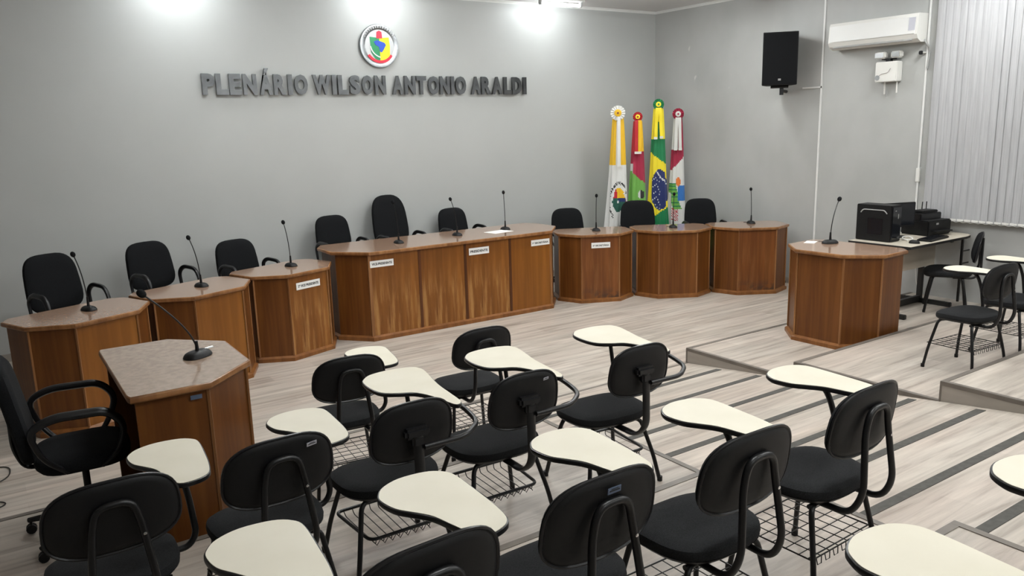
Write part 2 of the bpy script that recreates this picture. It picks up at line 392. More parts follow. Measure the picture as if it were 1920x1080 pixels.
HF = [(2.3, 7.1, .62, 'over the left council desks'), (5.0, 7.1, .62, 'in front of the long desk'), (7.6, 7.3, .5, 'over the right council desks'),
      (5.3, 4.7, .85, 'over the top of the ramp'), (8.0, 4.2, .6, 'over the computer table'), (2.2, 4.9, .45, 'over the front row of student chairs'), (5.3, 1.2, .88, 'above the middle of the ramp'), (8.0, .6, .62, 'above the right-hand steps'),
      (2.2, 1.2, .55, 'above the camera'), (5.3, -1.8, .85, 'behind the camera over the ramp'), (2.2, -1.8, .4, 'behind the camera at left')]
for x, y, w, lab in HF: fixture(x, y, 'hall ceiling light ' + lab, 1.2, w)

# ------------------------------------------------------------------ wall lettering and emblem
sign = thing('wall_lettering', 'dark steel raised letters PLENÁRIO WILSON ANTONIO ARALDI on the grey wall', 'sign', (4.42, WY, 2.672))
LT = [('P', 2.222, 2.359), ('L', 2.372, 2.508), ('E', 2.518, 2.649), ('N', 2.671, 2.826), ('Á', 2.859, 3.006), ('R', 3.023, 3.17), ('I', 3.191, 3.245), ('O', 3.27, 3.431), ('W', 3.496, 3.721), ('I', 3.739, 3.790), ('L', 3.812, 3.947), ('S', 3.964, 4.101), ('O', 4.127, 4.274), ('N', 4.3, 4.448), ('A', 4.54, 4.692), ('N', 4.712, 4.867), ('T', 4.881, 5.025), ('O', 5.054, 5.214), ('N', 5.228, 5.371), ('I', 5.393, 5.443), ('O', 5.465, 5.626), ('A', 5.707, 5.857), ('R', 5.872, 6.024), ('A', 6.042, 6.205), ('L', 6.234, 6.362), ('D', 6.376, 6.53), ('I', 6.561, 6.616)]
for ch, x0, x1 in LT:
    hh = .233 if ch != 'Á' else .30
    text_obj('letter', ch, x1-x0, hh, .035, 'steel', sign, ((x0+x1)/2-4.42, -.045, hh/2), (PI/2, 0, 0), .055)
em = thing('wall_emblem', 'round chrome municipal emblem with green and yellow shield on the wall above the lettering', 'emblem', (4.40, WY, 3.262))
bm = bmesh.new(); lathe(bm, [(.262, 0), (.265, -.03), (.258, -.045), (.2, -.047), (.19, -.040)], 48, (0, 0, 0), 'Y'); obj('rim', bm, 'ring', em, True)
bm = bmesh.new(); lathe(bm, [(.2, -.035), (.2, -.044)], 48, (0, 0, 0), 'Y'); obj('face', bm, 'face', em)
def flat(name, pts, y, mt, par, d=.004):
    pts = [(x*1.12, z*1.12) for x, z in pts]
    bm = bmesh.new(); A = [bm.verts.new((x, y, z)) for x, z in pts]; B = [bm.verts.new((x, y-d, z)) for x, z in pts]; n = len(pts)
    bm.faces.new(A); bm.faces.new(B[::-1])
    for i in range(n): bm.faces.new((A[i], A[(i+1) % n], B[(i+1) % n], B[i]))
    return obj(name, bm, mt, par)
flat('shield_left', [(-.115, .095), (0, .085), (0, -.165), (-.06, -.14), (-.105, -.07)], -.044, 'c_shieldgreen', em)
flat('shield_right', [(0, .085), (.115, .095), (.125, .0), (.12, -.10), (.09, -.15), (0, -.165)], -.044, 'c_yellow2', em)
flat('map', [(-.07, .045), (-.03, .06), (.01, .05), (.06, .035), (.075, .01), (.045, -.04), (.02, -.07), (0, -.06), (-.01, -.01), (-.05, .01)], -.047, 'c_shieldblue', em)
flat('tower', [(-.03, .15), (0, .165), (.03, .15), (.035, .08), (-.035, .08)], -.047, 'c_pink', em)
def arc(r, a0, a1, w, k=14, cx=0, cz=0): return [(cx+r*math.cos(math.radians(a0+(a1-a0)*i/k)), cz+r*math.sin(math.radians(a0+(a1-a0)*i/k))) for i in range(k+1)]+[(cx+(r-w)*math.cos(math.radians(a1-(a1-a0)*i/k)), cz+(r-w)*math.sin(math.radians(a1-(a1-a0)*i/k))) for i in range(k+1)]
flat('ribbon', arc(.185, 215, 325, .03), -.047, 'c_pink', em)
flat('branch', arc(.15, 190, 258, .012, cx=.03, cz=.02), -.049, 'paper', em)
bm = bmesh.new()
for i in range(15):
    a = math.radians(150-i*8.2); box(bm, (.228*math.cos(a), -.047, .228*math.sin(a)), (.012, .003, .022), ry=PI/2-a)
obj('ring_marks', bm, 'grey', em)

# ------------------------------------------------------------------ desks
def desk(name, label, cat, pose, z0, a, ch, hp, sd, group=None, plinth=True, panels='wood', front='wood', top='desktop', over=.03, strips=True, rear=.11, shelf=True):
    x, y, t = pose; s = ch*.70711
    root = thing(name, label, cat, (x, y, z0), t, group)
    V = [(-a-s, s+sd), (-a-s, s), (-a, 0), (a, 0), (a+s, s), (a+s, s+sd)]
    z_bot = .05 if plinth else 0
    nm = ['side_panel', 'side_panel', 'front_panel', 'side_panel', 'side_panel']
    for i in range(5):
        A, B = Vector(V[i]), Vector(V[i+1]); d = (B-A).normalized(); n = Vector((-d.y, d.x)); L = (B-A).length
        c = (A+B)/2+n*.010
        bm = bmesh.new(); box(bm, (0, 0, (z_bot+hp)/2), (L-.004, .018, hp-z_bot))
        obj(nm[i], bm, front if i == 2 else panels, root, loc=(c.x, c.y, 0), rot=(0, 0, math.atan2(d.y, d.x)))  # where fronts are lighter, the sides' shade is partly put into colour
    if strips:
        for i in (1, 2, 3, 4):
            bm = bmesh.new(); box(bm, (V[i][0], V[i][1]-.001, (z_bot+hp)/2), (.016, .016, hp-z_bot), rz=[0, PI/8+PI/4, PI/8, -PI/8, PI/8][i] if i < 5 else 0, bev=.003)
            obj('corner_strip', bm, 'wood_edge', root)
    if plinth:
        o = .028; k = .4142
        P = [(-a-s-o, s+sd), (-a-s-o, s-o*k), (-a-o*k, -o), (a+o*k, -o), (a+s+o, s-o*k), (a+s+o, s+sd)]
        Q = [(-a-s+.0, s+sd), (-a-s, s), (-a, 0), (a, 0), (a+s, s), (a+s, s+sd)]
        bm = bmesh.new(); rows = [[bm.verts.new((*p, z)) for p in pts] for pts, z in ((P, 0), (P, .035), (Q, .052), (Q, 0))]
        for r in range(4):
            for i in range(5): bm.faces.new((rows[r][i], rows[r][i+1], rows[(r+1) % 4][i+1], rows[(r+1) % 4][i]))
        bm.faces.new([r[0] for r in rows]); bm.faces.new([r[-1] for r in rows][::-1]); obj('plinth', bm, 'wood_plinth', root)
    o = over; k = .4142
    T = [(-a-s-o, s+sd+.02), (-a-s-o, s-o*k), (-a-o*k, -o), (a+o*k, -o), (a+s+o, s-o*k), (a+s+o, s+sd+.02), (a+s-.55*rear, s+sd+.02+rear*.82), (-a-s+.55*rear, s+sd+.02+rear*.82)]
    bm = bmesh.new(); prism(bm, T, hp, hp+.034, .008); dt = obj('desktop', bm, 'wood_edge', root, True)
    bm = bmesh.new(); prism(bm, T, hp+.034, hp+.0355, 0, .012); obj('laminate_surface', bm, top, dt)
    bm = bmesh.new(); box(bm, (0, s+sd*.45, hp*.55), (2*(a+s)-.06, .9*sd, .016))
    if shelf: obj('inner_shelf', bm, panels, root)
    else: bm.free()
    return root
S_ = 2.25
A0, CH0, HP0, SD0 = .249, .328, .84, .322
g = 'small council desks of the horseshoe'
D1 = desk('council_desk', 'angled wooden council desk at the far left end of the horseshoe, behind the lectern', 'desk', (.3119*S_, 3.0036*S_, .4027), 0, A0, CH0, HP0, SD0, g, front='wood_orange_lit', over=.028)
D2 = desk('council_desk', 'orange-fronted wooden council desk second from the left wing end, partly behind the lectern top', 'desk', (.7377*S_, 3.1957*S_, .3765), 0, A0, CH0, HP0, SD0, g, front='wood_orange_lit', over=.028)
D3 = desk('council_desk', 'worn wooden council desk with the 2º VICE PRESIDENTE plate, left of the long desk', 'desk', (1.1735*S_, 3.3988*S_, .3481), 0, A0, CH0, HP0, SD0, g, front='wood_worn', over=.028)
D4 = desk('council_desk', 'wooden council desk with the 2º SECRETÁRIA plate, right of the long desk', 'desk', (2.8567*S_, 3.3703*S_, -.4308), 0, A0, CH0, HP0, SD0, g, front='wood_worn2', over=.028)
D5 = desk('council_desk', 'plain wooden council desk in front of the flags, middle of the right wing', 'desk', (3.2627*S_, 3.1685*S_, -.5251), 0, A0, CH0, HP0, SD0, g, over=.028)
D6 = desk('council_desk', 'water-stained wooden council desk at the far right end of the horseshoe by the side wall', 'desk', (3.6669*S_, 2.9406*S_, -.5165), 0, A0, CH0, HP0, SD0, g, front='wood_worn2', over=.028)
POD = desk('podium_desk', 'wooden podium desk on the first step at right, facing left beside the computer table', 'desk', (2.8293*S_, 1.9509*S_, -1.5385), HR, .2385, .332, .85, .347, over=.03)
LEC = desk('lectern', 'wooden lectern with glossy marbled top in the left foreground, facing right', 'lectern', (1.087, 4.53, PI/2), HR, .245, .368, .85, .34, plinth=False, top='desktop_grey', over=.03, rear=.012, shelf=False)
bm = bmesh.new(); box(bm, (0, 0, 0), (.055, .003, .022)); o = obj('asset_tag', bm, 'bluetag', LEC, loc=(-.245-.368*.7071-.0125, .32, .82), rot=(0, 0, PI/2))

# long presiding desk
MD = thing('presiding_desk', 'long wooden presiding desk with four worn front panels and three name plates', 'desk', (4.545, 7.72, 0))
x0, x1 = -1.20, 1.20; cl = .26; hp = .94; sd = .40
V = [(x0-cl, cl*1.15+sd), (x0-cl, cl*1.15), (x0, 0), (x1, 0), (x1+cl, cl*1.15), (x1+cl, cl*1.15+sd)]
for i in (0, 1, 3, 4):
    A, B = Vector(V[i]), Vector(V[i+1]); d = (B-A).normalized(); n = Vector((-d.y, d.x)); L = (B-A).length; c = (A+B)/2+n*.01
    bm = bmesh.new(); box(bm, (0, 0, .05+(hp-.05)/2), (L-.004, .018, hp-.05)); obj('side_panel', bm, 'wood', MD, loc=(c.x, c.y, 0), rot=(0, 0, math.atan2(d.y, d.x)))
seams = [x0, -.607, -.02, .598, x1]
for i in range(4):
    A, B = seams[i], seams[i+1]
    bm = bmesh.new(); box(bm, (0, 0, .05+(hp-.05)/2), (B-A-.03, .018, hp-.05)); obj('front_panel', bm, 'wood_orange_lit' if i == 3 else 'wood_worn', MD, loc=((A+B)/2, .01, 0))
for x in seams:
    bm = bmesh.new(); box(bm, (x, .008, .05+(hp-.05)/2), (.034, .022, hp-.05)); obj('seam_strip' if abs(x) < 1 else 'corner_strip', bm, 'wood_dark' if abs(x) < 1 else 'wood_edge', MD)
o_ = .028
P = [(x0-cl-o_, cl*1.15+sd), (x0-cl-o_, cl*1.15-.01), (x0-.012, -o_), (x1+.012, -o_), (x1+cl+o_, cl*1.15-.01), (x1+cl+o_, cl*1.15+sd)]
bm = bmesh.new(); rows = [[bm.verts.new((*p, z)) for p in pts] for pts, z in ((P, 0), (P, .04), (V, .056), (V, 0))]
for r in range(4):
    for i in range(5): bm.faces.new((rows[r][i], rows[r][i+1], rows[(r+1) % 4][i+1], rows[(r+1) % 4][i]))
bm.faces.new([r[0] for r in rows]); bm.faces.new([r[-1] for r in rows][::-1]); obj('plinth', bm, 'wood_plinth', MD)
o_ = .03; T = [(x0-cl-.05, .70), (x0-cl-.05, cl*1.15), (x0-.012, -o_), (x1+.012, -o_), (x1+cl+.05, cl*1.15), (x1+cl+.05, .70), (x1+cl-.05, .86), (x0-cl+.05, .86)]
bm = bmesh.new(); prism(bm, T, hp, hp+.035, .008); dt = obj('desktop', bm, 'wood_edge', MD, True)
bm = bmesh.new(); prism(bm, T, hp+.035, hp+.0365, 0, .012); obj('laminate_surface', bm, 'desktop', dt)
bm = bmesh.new(); box(bm, (0, .45, .5), (2.7, .4, .018)); obj('inner_shelf', bm, 'wood', MD)
def plate(desk_o, text, x, z, w=.275, h=.072, y=-.002, rot=0):
    bm = bmesh.new(); box(bm, (0, 0, 0), (w, .004, h), bev=.0008); p = obj('name_plate', bm, 'paper', desk_o, loc=(x, y, z), rot=(0, rot, 0))
    text_obj('plate_lettering', text, w*.86, h*.36, .001, 'ink', p, (0, -.0026, 0), (PI/2, 0, 0), .03)
plate(MD, 'VICE-PRESIDENTE', 3.487-4.545, .838); plate(MD, 'PRESIDENTE', 4.712-4.545, .838, .272, .08); plate(MD, '1º SECRETÁRIA', 5.59-4.545, .845)
plate(D3, '2º VICE PRESIDENTE', -.005, .735, .30, .072, -.003, 0); plate(D4, '2º SECRETÁRIA', .005, .735, .245, .07, -.003)

# ------------------------------------------------------------------ gooseneck microphones
def mic(base, head, rz, label, bend=.12, s=1.0, plug=False):
    b = Vector(base); h = Vector(head)-b
    t = thing('gooseneck_microphone', label, 'microphone', base, 0, 'black gooseneck microphones')
    bm = bmesh.new(); ol = superell(.105*s, .15*s, 2.4, 24)
    loft(bm, ol, [(.004, 0), (0, .004), (.004, .014), (.014, .026), (.03, .034), (.05, .036)], lambda u, v, w: Vector((u, v, w)))
    bs = obj('base', bm, 'plastic', t, True, rot=(0, 0, rz))
    bm = bmesh.new(); box(bm, (0, -.045*s, .026), (.03, .02, .006), bev=.002); obj('talk_button', bm, 'chrome', bs)
    # neck starts at centre-rear of the base and leans to the head
    st = Vector((0, 0, .03)); e = h
    c1 = Vector((0, 0, .03+e.z*.55)) if bend < .5 else Vector((0, 0, .16)); pts = []
    for i in range(13):
        u = i/12; pts.append((1-u)**2*st+2*u*(1-u)*c1+u*u*e)
    bm = bmesh.new(); tube(bm, [(0, 0, .02), (0, 0, .11 if bend < .5 else .09)], [.012, .008], 10); obj('stem', bm, 'plastic', t, True)
    bm = bmesh.new(); tube(bm, pts, .0042*s, 8); obj('gooseneck', bm, 'metal', t, True)
    d = (pts[-1]-pts[-2]).normalized(); q = pts[-1]
    bm = bmesh.new(); prof = []
    for i in range(9):
        a = PI*i/8; prof.append((max(.001, .019*s*math.sin(a)), -.024*s*math.cos(a)))
    lathe(bm, prof, 14); o = obj('foam_windscreen', bm, 'fabric', t, True, loc=q); o.rotation_euler = d.to_track_quat('Z', 'Y').to_euler()
    bm = bmesh.new(); tube(bm, smoothpath([(math.sin(rz)*-.05, math.cos(rz)*.06, .008), (.05, .09, .004), (.03, .15, .003)], .03), .0025, 6); obj('cable', bm, 'plastic', t, True)
    if plug:
        bm = bmesh.new(); tube(bm, [(.05, .05, .022), (.10, .075, .02)], .009, 10); obj('plug', bm, 'chrome', t, True)
    return t
TZ = HP0+.0355; TM = .9765
mic((.62, 7.11, TZ), (.56, 7.10, TZ+.465), .40, 'gooseneck microphone on the far left council desk')
mic((1.59, 7.52, TZ), (1.52, 7.51, TZ+.46), .38, 'gooseneck microphone on the second desk from the left')
mic((2.60, 8.02, TZ), (2.55, 8.0, TZ+.465), .35, 'gooseneck microphone on the 2º VICE PRESIDENTE desk')
mic((6.60, 7.87, TZ), (6.60, 7.86, TZ+.455), -.43, 'upright gooseneck microphone on the 2º SECRETÁRIA desk')
mic((7.50, 7.38, TZ), (7.49, 7.36, TZ+.44), -.52, 'gooseneck microphone on the desk in front of the flags')
mic((8.52, 6.95, TZ), (8.47, 6.93, TZ+.46), -.52, 'gooseneck microphone on the desk nearest the side wall')
mic((3.88, 8.09, TM), (3.83, 8.08, TM+.47), .0, 'gooseneck microphone in front of the tall presiding chair')
mic((4.68, 8.15, TM), (4.60, 8.14, TM+.44), .0, 'gooseneck microphone in the middle of the long desk, leaning left')
mic((5.39, 8.18, TM), (5.37, 8.17, TM+.465), .0, 'gooseneck microphone beside the white paper on the long desk')
LZ = HR+.85+.0355
mic((.898, 4.53, LZ), (.65, 4.53, LZ+.395), -1.0, 'large gooseneck microphone bowed low over the lectern top', bend=.6, s=1.15, plug=True)
PZ = HR+.85+.0355
mic((6.86, 4.63, PZ), (7.02, 4.66, PZ+.42), 1.2, 'gooseneck microphone on the podium desk, leaning right', s=1.1)
bm = bmesh.new(); box(bm, (0, 0, .001), (.30, .21, .002)); tag(obj('paper_sheet', bm, 'paper', loc=(5.22, 8.07, TM), rot=(0, 0, .15)), 'white paper sheet lying on the long presiding desk', 'paper')
bm = bmesh.new(); box(bm, (0, 0, .001), (.15, .10, .002)); tag(obj('paper_note', bm, 'paper', loc=(6.79, 4.80, PZ), rot=(0, 0, .4)), 'small white note beside the microphone on the podium desk', 'paper')

# ------------------------------------------------------------------ office chairs
def office_chair(label, loc, rz, top=1.2, wb=.45, hb=.50, group='black office armchairs behind the council desks', tall=False, zs=.66, ah=.32, al=1.0):
    t = thing('office_armchair', label, 'chair', loc, rz, group)
    bm = bmesh.new(); ol = superell(.48, .46, 3.2, 32)
    loft(bm, ol, [(.02, -.07), (.003, -.05), (0, -.02), (.012, .0), (.04, .012), (.12, .016)], lambda u, v, w: Vector((u, v, zs+w))); obj('seat', bm, 'fabric', t, True)
    yb = -.235; tilt = .16
    def fb(u, v, w):
        zc = top-hb/2; return Vector((u*(1+.0*v), yb-(v+hb/2)*tilt+.35*u*u+w, zc+v))
    n = 3.7 if not tall else 3.1
    ol = [(x*(1-.07*y/(hb/2)), y) for x, y in superell(wb, hb, n, 36)]
    bm = bmesh.new(); loft(bm, ol, [(.03, -.045), (.006, -.035), (0, -.01), (.004, .01), (.03, .028), (.09, .034)], fb); obj('backrest', bm, 'fabric', t, True)
    bm = bmesh.new(); tube(bm, smoothpath([(0, -.08, zs-.07), (0, -.27, zs-.07), (0, -.31, zs+.05), (0, yb-.07, zs+.25)], .05), .022, 8, flat=.5); obj('back_bracket', bm, 'plastic', t, True)
    for s in (-1, 1):
        X = s*.275
        bm = bmesh.new(); P = smoothpath([(X-s*.06, .08, zs-.06), (X, .13*al, zs+.02), (X, .17*al, zs+ah*.6), (X, .11*al, zs+ah*.97), (X, -.10*al, zs+ah), (X, -.19*al, zs+ah*.8), (X, -.15*al, zs+.05), (X-s*.06, -.08, zs-.06)], .07, 6)
        tube(bm, P, [.016+.009*max(0, math.sin(PI*i/(len(P)-1)))**2 for i in range(len(P))], 10, flat=.8); obj('armrest', bm, 'rim', t, True)
    bm = bmesh.new(); tube(bm, [(0, 0, .08), (0, 0, .24), (0, 0, .241), (0, 0, zs-.07)], [.03, .03, .018, .018], 12); obj('gas_column', bm, 'plastic', t, True)
    for k in range(5):
        a = 2*PI*k/5+.45; d = Vector((math.cos(a), math.sin(a), 0))
        bm = bmesh.new(); tube(bm, [d*.02+Vector((0, 0, .12)), d*.17+Vector((0, 0, .105)), d*.34+Vector((0, 0, .075))], [.026, .022, .014], 8); obj('base_leg', bm, 'plastic', t, True)
        bm = bmesh.new(); p = d*.33
        for s in (-1, 1):
            lathe(bm, [(.006, -.008), (.025, -.008), (.027, 0), (.025, .008), (.006, .008)], 12, (p.x+s*.013, p.y, .0275), 'X')
        tube(bm, [p+Vector((0, 0, .03)), p+Vector((0, 0, .075))], .007, 8); obj('caster', bm, 'plastic', t, True)
    return t
office_chair('black office armchair at the left end, behind the far left council desk', (0.572, 8.165, 0), 0.40+PI, 1.197, 0.497, 0.540, zs=0.533, ah=0.346)
office_chair('black office armchair behind the second council desk from the left', (1.490, 8.640, 0), 0.38+PI, 1.165, 0.497, 0.497, zs=0.533, ah=0.346)
office_chair('low black office armchair behind the 2º VICE PRESIDENTE desk', (2.374, 8.692, 0), 0.30+PI, 1.089, 0.498, 0.466, zs=0.565, ah=0.286)
office_chair('black office armchair behind the left end of the long desk', (3.574, 8.961, 0), 0.12+PI, 1.230, 0.453, 0.433, zs=0.612, ah=0.330)
office_chair('tall-backed black presiding armchair behind the long desk', (4.367, 8.982, 0), 0.12+PI, 1.421, 0.505, 0.680, tall=True, zs=0.612, ah=0.330)
office_chair('black office armchair behind the middle of the long desk', (5.274, 8.982, 0), 0.10+PI, 1.184, 0.453, 0.433, zs=0.612, ah=0.330)
office_chair('black office armchair beside the white flag, behind the 2º SECRETÁRIA desk', (6.869, 8.692, 0), -0.35+PI, 1.063, 0.477, 0.445, zs=0.565, ah=0.191)
office_chair('broad black office armchair in front of the Brazilian flag', (7.704, 8.219, 0), -0.60+PI, 1.138, 0.494, 0.453, zs=0.612, ah=0.175)
office_chair('black office armchair at the right end, right of the flags', (8.480, 7.720, 0), -0.55+PI, 1.140, 0.460, 0.440, zs=0.660, ah=0.170)
office_chair('black office armchair pulled up behind the lectern at the left picture edge', (.28, 4.60, HR), -PI/2-.05, 1.03, .50, .54, group='office armchair at the lectern', zs=.50, ah=.255, al=1.2)

# ------------------------------------------------------------------ student chairs
TABP = [(.07, .37), (.13, .42), (.25, .435), (.35, .41), (.378, .37), (.380, .30), (.335, .07), (.318, -.075), (.303, -.20), (.278, -.235), (.258, -.222), (.243, -.15), (.222, -.05), (.18, .03), (.115, .07), (.055, .125), (.037, .22), (.045, .32)]
TABU = [(.112, .25), (.125, .29), (.16, .33), (.23, .355), (.32, .345), (.37, .31), (.388, .255), (.378, .10), (.362, -.02), (.34, -.09), (.29, -.12), (.23, -.115), (.205, -.03), (.185, .06), (.15, .125), (.12, .18)]
def tablet(t, outline, z):
    ol = catmull(outline, 4)
    bm = bmesh.new(); prism(bm, ol, z-.02, z-.002, .004); tb = obj('writing_tablet', bm, 'rim', t, True)
    bm = bmesh.new(); prism(bm, ol, z-.002, z, 0, .006); obj('laminate_top', bm, 'tablet', tb)
def pads(t, ws, ds, zs, wb, hb, yb, zb, tilt):
    ol = superell(ws, ds, 2.8, 36, .04)
    fs = lambda u, v, w: Vector((u, v, zs+w-.018*max(0, (abs(v)/(ds/2))**3 if v > 0 else 0)))
    bm = bmesh.new(); loft(bm, ol, [(.004, -.045), (0, -.03), (.004, -.012), (.022, -.002), (.06, .002), (.12, .003)], fs); obj('seat', bm, 'seatfab', t, True)
    bm = bmesh.new(); loft(bm, ol, [(.06, -.068), (.018, -.062), (.002, -.046)], fs); obj('seat_shell', bm, 'plastic', t, True)
    ol = [(x*(1-.05*y/(hb/2)), y) for x, y in superell(wb, hb, 2.9, 40)]
    def fb(u, v, w): return Vector((u, yb-(v+hb/2)*tilt+.55*u*u+w, zb-hb/2+v))
    bm = bmesh.new(); loft(bm, ol, [(.004, 0), (.0, .012), (.01, .026), (.035, .034), (.08, .036)], fb); obj('backrest', bm, 'fabric', t, True)
    bm = bmesh.new(); loft(bm, ol, [(.07, -.012), (.03, -.010), (.012, -.006), (.004, .0)], fb); obj('back_shell', bm, 'plastic', t, True)
    bm = bmesh.new(); tube(bm, [fb(x, y, 0) for x, y in ol], .0055, 6, closed=True); obj('edge_piping', bm, 'rim', t, True)
    return fb
def legs(t, pts, r=.011):
    for P in pts:
        bm = bmesh.new(); tube(bm, smoothpath(P, .045), r, 10); lg = obj('leg', bm, 'metal', t, True)
        e = Vector(P[-1]); bm = bmesh.new(); lathe(bm, [(.010, .03), (.0145, .028), (.0145, .002), (.012, 0)], 10, (e.x, e.y, e.z-.001)); obj('rubber_foot', bm, 'plastic', lg, True)
GU = 'U-frame student chairs'; GP = 'post-back student chairs'
def chair_u():
    t = thing('student_chair', '', 'chair', group='black student chairs with cream writing tablets')
    zs = .465; pads(t, .44, .385, zs, .42, .27, -.222, .863, .14)
    zu = zs-.078
    legs(t, [[(sx*.10, sy*.11, zu), (sx*.17, sy*.13, zu), (sx*.205, sy*.175, .16), (sx*.225, sy*.195, .0)] for sx in (-1, 1) for sy in (-1, 1)])
    bm = bmesh.new()
    for sx in (-1, 1): tube(bm, [(sx*.10, -.14, zu+.003), (sx*.10, .14, zu+.003)], .010, 8)
    tube(bm, [(-.17, .12, zu), (.17, .12, zu)], .010, 8); tube(bm, [(-.17, -.12, zu), (.17, -.12, zu)], .010, 8); obj('seat_frame', bm, 'metal', t, True)
    P = [(-.105, -.10, zu), (-.105, -.245, zu), (-.10, -.29, zu+.09), (-.075, -.268, .70), (-.055, -.272, .785), (.055, -.272, .785), (.075, -.268, .70), (.10, -.29, zu+.09), (.105, -.245, zu), (.105, -.10, zu)]
    bm = bmesh.new(); tube(bm, smoothpath(P, .05, 6), .0125, 10); bf = obj('back_frame', bm, 'metal', t, True)
    bm = bmesh.new()
    for x in (.08,): lathe(bm, [(.001, -.004), (.006, -.003), (.006, 0)], 8, (x, -.281, .66), 'Y')
    obj('screw', bm, 'chrome', bf)
    # basket
    zb = .20; x0, x1, y0, y1 = -.205, .205, -.165, .185; bm = bmesh.new()
    tube(bm, [(x0, y0, zb), (x1, y0, zb), (x1, y1, zb), (x0, y1, zb)], .0035, 6, closed=True)
    for i in range(1, 7): x = x0+(x1-x0)*i/7; tube(bm, [(x, y0, zb), (x, y1, zb)], .0022, 5)
    for i in range(1, 6): y = y0+(y1-y0)*i/6; tube(bm, [(x0, y, zb-.003), (x1, y, zb-.003)], .0022, 5)
    P = []
    for i in range(7):
        x = x0+.03+(x1-x0-.03)*i/7; P += [(x, y0, zb), (x+.005, y0-.004, zb-.028), (x+.028, y0-.004, zb-.028), (x+.033, y0, zb)]
    tube(bm, P, .0022, 5); tube(bm, [(x0, y0+.012, zb+.004), (x1, y0+.012, zb+.004)], .003, 5); obj('book_basket', bm, 'metal', t, True)
    tablet(t, TABU, .732)
    bm = bmesh.new(); tube(bm, smoothpath([(.10, .06, zu), (.27, .06, zu+.005), (.30, .06, zu+.05), (.29, .08, .60), (.27, .12, .714), (.26, .25, .712)], .06, 6), .0125, 10, flat=1)
    obj('tablet_support', bm, 'metal', t, True)
    return t
def chair_p():
    t = thing('student_chair', '', 'chair', group='black student chairs with cream writing tablets')
    zs = .44; fb = pads(t, .48, .40, zs, .375, .275, -.315, .858, .14)
    zu = zs-.078
    legs(t, [[(sx*.02, sy*.10, zu), (sx*.17, sy*.12, zu), (sx*.215, sy*.18, .16), (sx*.245, sy*.205, .0)] for sx in (-1, 1) for sy in (-1, 1)], .0115)
    bm = bmesh.new()
    for sx in (-1, 1): tube(bm, [(sx*.06, -.14, zu+.003), (sx*.06, .14, zu+.003)], .010, 8)
    tube(bm, [(-.15, .11, zu), (.15, .11, zu)], .010, 8); tube(bm, [(-.15, -.11, zu), (.15, -.11, zu)], .010, 8); obj('seat_frame', bm, 'metal', t, True)
    bm = bmesh.new(); tube(bm, smoothpath([(0, -.05, zu-.005), (0, -.30, zu-.005), (0, -.375, zu+.07), (0, -.372, .66), (0, -.368, .72)], .08, 6), .024, 10, flat=.45); obj('back_post', bm, 'metal', t, True)
    bm = bmesh.new(); box(bm, (0, -.358, .725), (.115, .045, .045), bev=.012); box(bm, (0, -.362, .69), (.055, .04, .05), bev=.01); obj('back_bracket', bm, 'rim', t, True)
    bm = bmesh.new(); tube(bm, smoothpath([(.02, -.385, .665), (.22, -.385, .665), (.33, -.30, .675), (.335, -.18, .70), (.32, .0, .725), (.30, .2, .726)], .05, 6), .012, 10); obj('arm_tube', bm, 'rim', t, True)
    bm = bmesh.new(); tube(bm, smoothpath([(.12, .12, zu), (.24, .16, zu+.01), (.25, .19, zu+.06), (.23, .22, .70), (.23, .24, .728)], .05, 6), .0115, 10); obj('tablet_support', bm, 'metal', t, True)
    zb = .20; bm = bmesh.new(); P = [(-.19, .17, zb), (.19, .17, zb), (.16, -.17, zb), (-.16, -.17, zb)]
    tube(bm, smoothpath(P, .04, 5, True), .008, 8, closed=True)
    for i in range(1, 9):
        x = -.17+.34*i/9; tube(bm, smoothpath([(x, -.168, zb), (x, -.16, zb-.03), (x*1.1, .16, zb-.03), (x*1.15, .168, zb)], .02, 3), .0024, 5)
    P = []
    for i in range(8): x = -.15+.3*i/8; P += [(x, -.172, zb-.005), (x+.018, -.172, zb-.03)]
    tube(bm, P, .0024, 5); obj('book_basket', bm, 'metal', t, True)
    tablet(t, TABP, .752)
    return t
US = [('cu', (2.585, 1.787, 3), .034, 'black student chair at the right edge of the third row, beside the ramp strips'),
      ('cu', (1.915, 1.763, 3), -.004, 'black student chair in the third row with a bare shiny backrest, second from the ramp'),
      ('cu', (1.343, 1.812, 3), .02, 'black student chair in the bottom centre with a blue-grey tag on its back'),
      ('cu', (.768, 1.786, 3), .05, 'black student chair cut by the bottom picture edge, left of the blue-tagged one'),
      ('cu', (.25, 1.78, 3), .0, 'student chair at bottom left of which only the big cream tablet is seen'),
      ('cu', (.787, 3.006, 2), .03, 'black student chair with a silver tag on its back, in front of the lectern'),
      ('cu', (.228, 2.992, 2), .008, 'large black student chair at the bottom left corner, its tablet before the lectern'),
      ('cu', (1.626, 4.305, 1), -.098, 'black student chair at the front row left, facing the stage'),
      ('cu0', (2.535, 4.36, 1), -.041, 'black student chair without a tablet in the front row, furthest forward in the middle'),
      ('cu', (6.225, 2.97, 2), -.07, 'black student chair on the right-hand steps, tablet toward the computer table'),
      ('cu', (6.95, 2.97, 2), -.03, 'black student chair at the right picture edge, behind the other one on the right steps'),
      ('cu', (1.335, .60, 4), 0, 'student chair at bottom right of which only a cream tablet is seen'),
      ('cu', (1.985, .60, 4), 0, 'student chair whose tablet corner pokes in at the right picture edge')]
proto = chair_u(); first = True; UC = []
for kind, (x, y, k), rz, lab in US:
    if first: o = proto; o.location = (x, y, k*HR); o.rotation_euler = (0, 0, rz); o['label'] = lab; first = False
    else: o = dup(proto, (x, y, k*HR), rz, lab, ('writing_tablet', 'tablet_support') if kind == 'cu0' else ())
    UC.append(o)
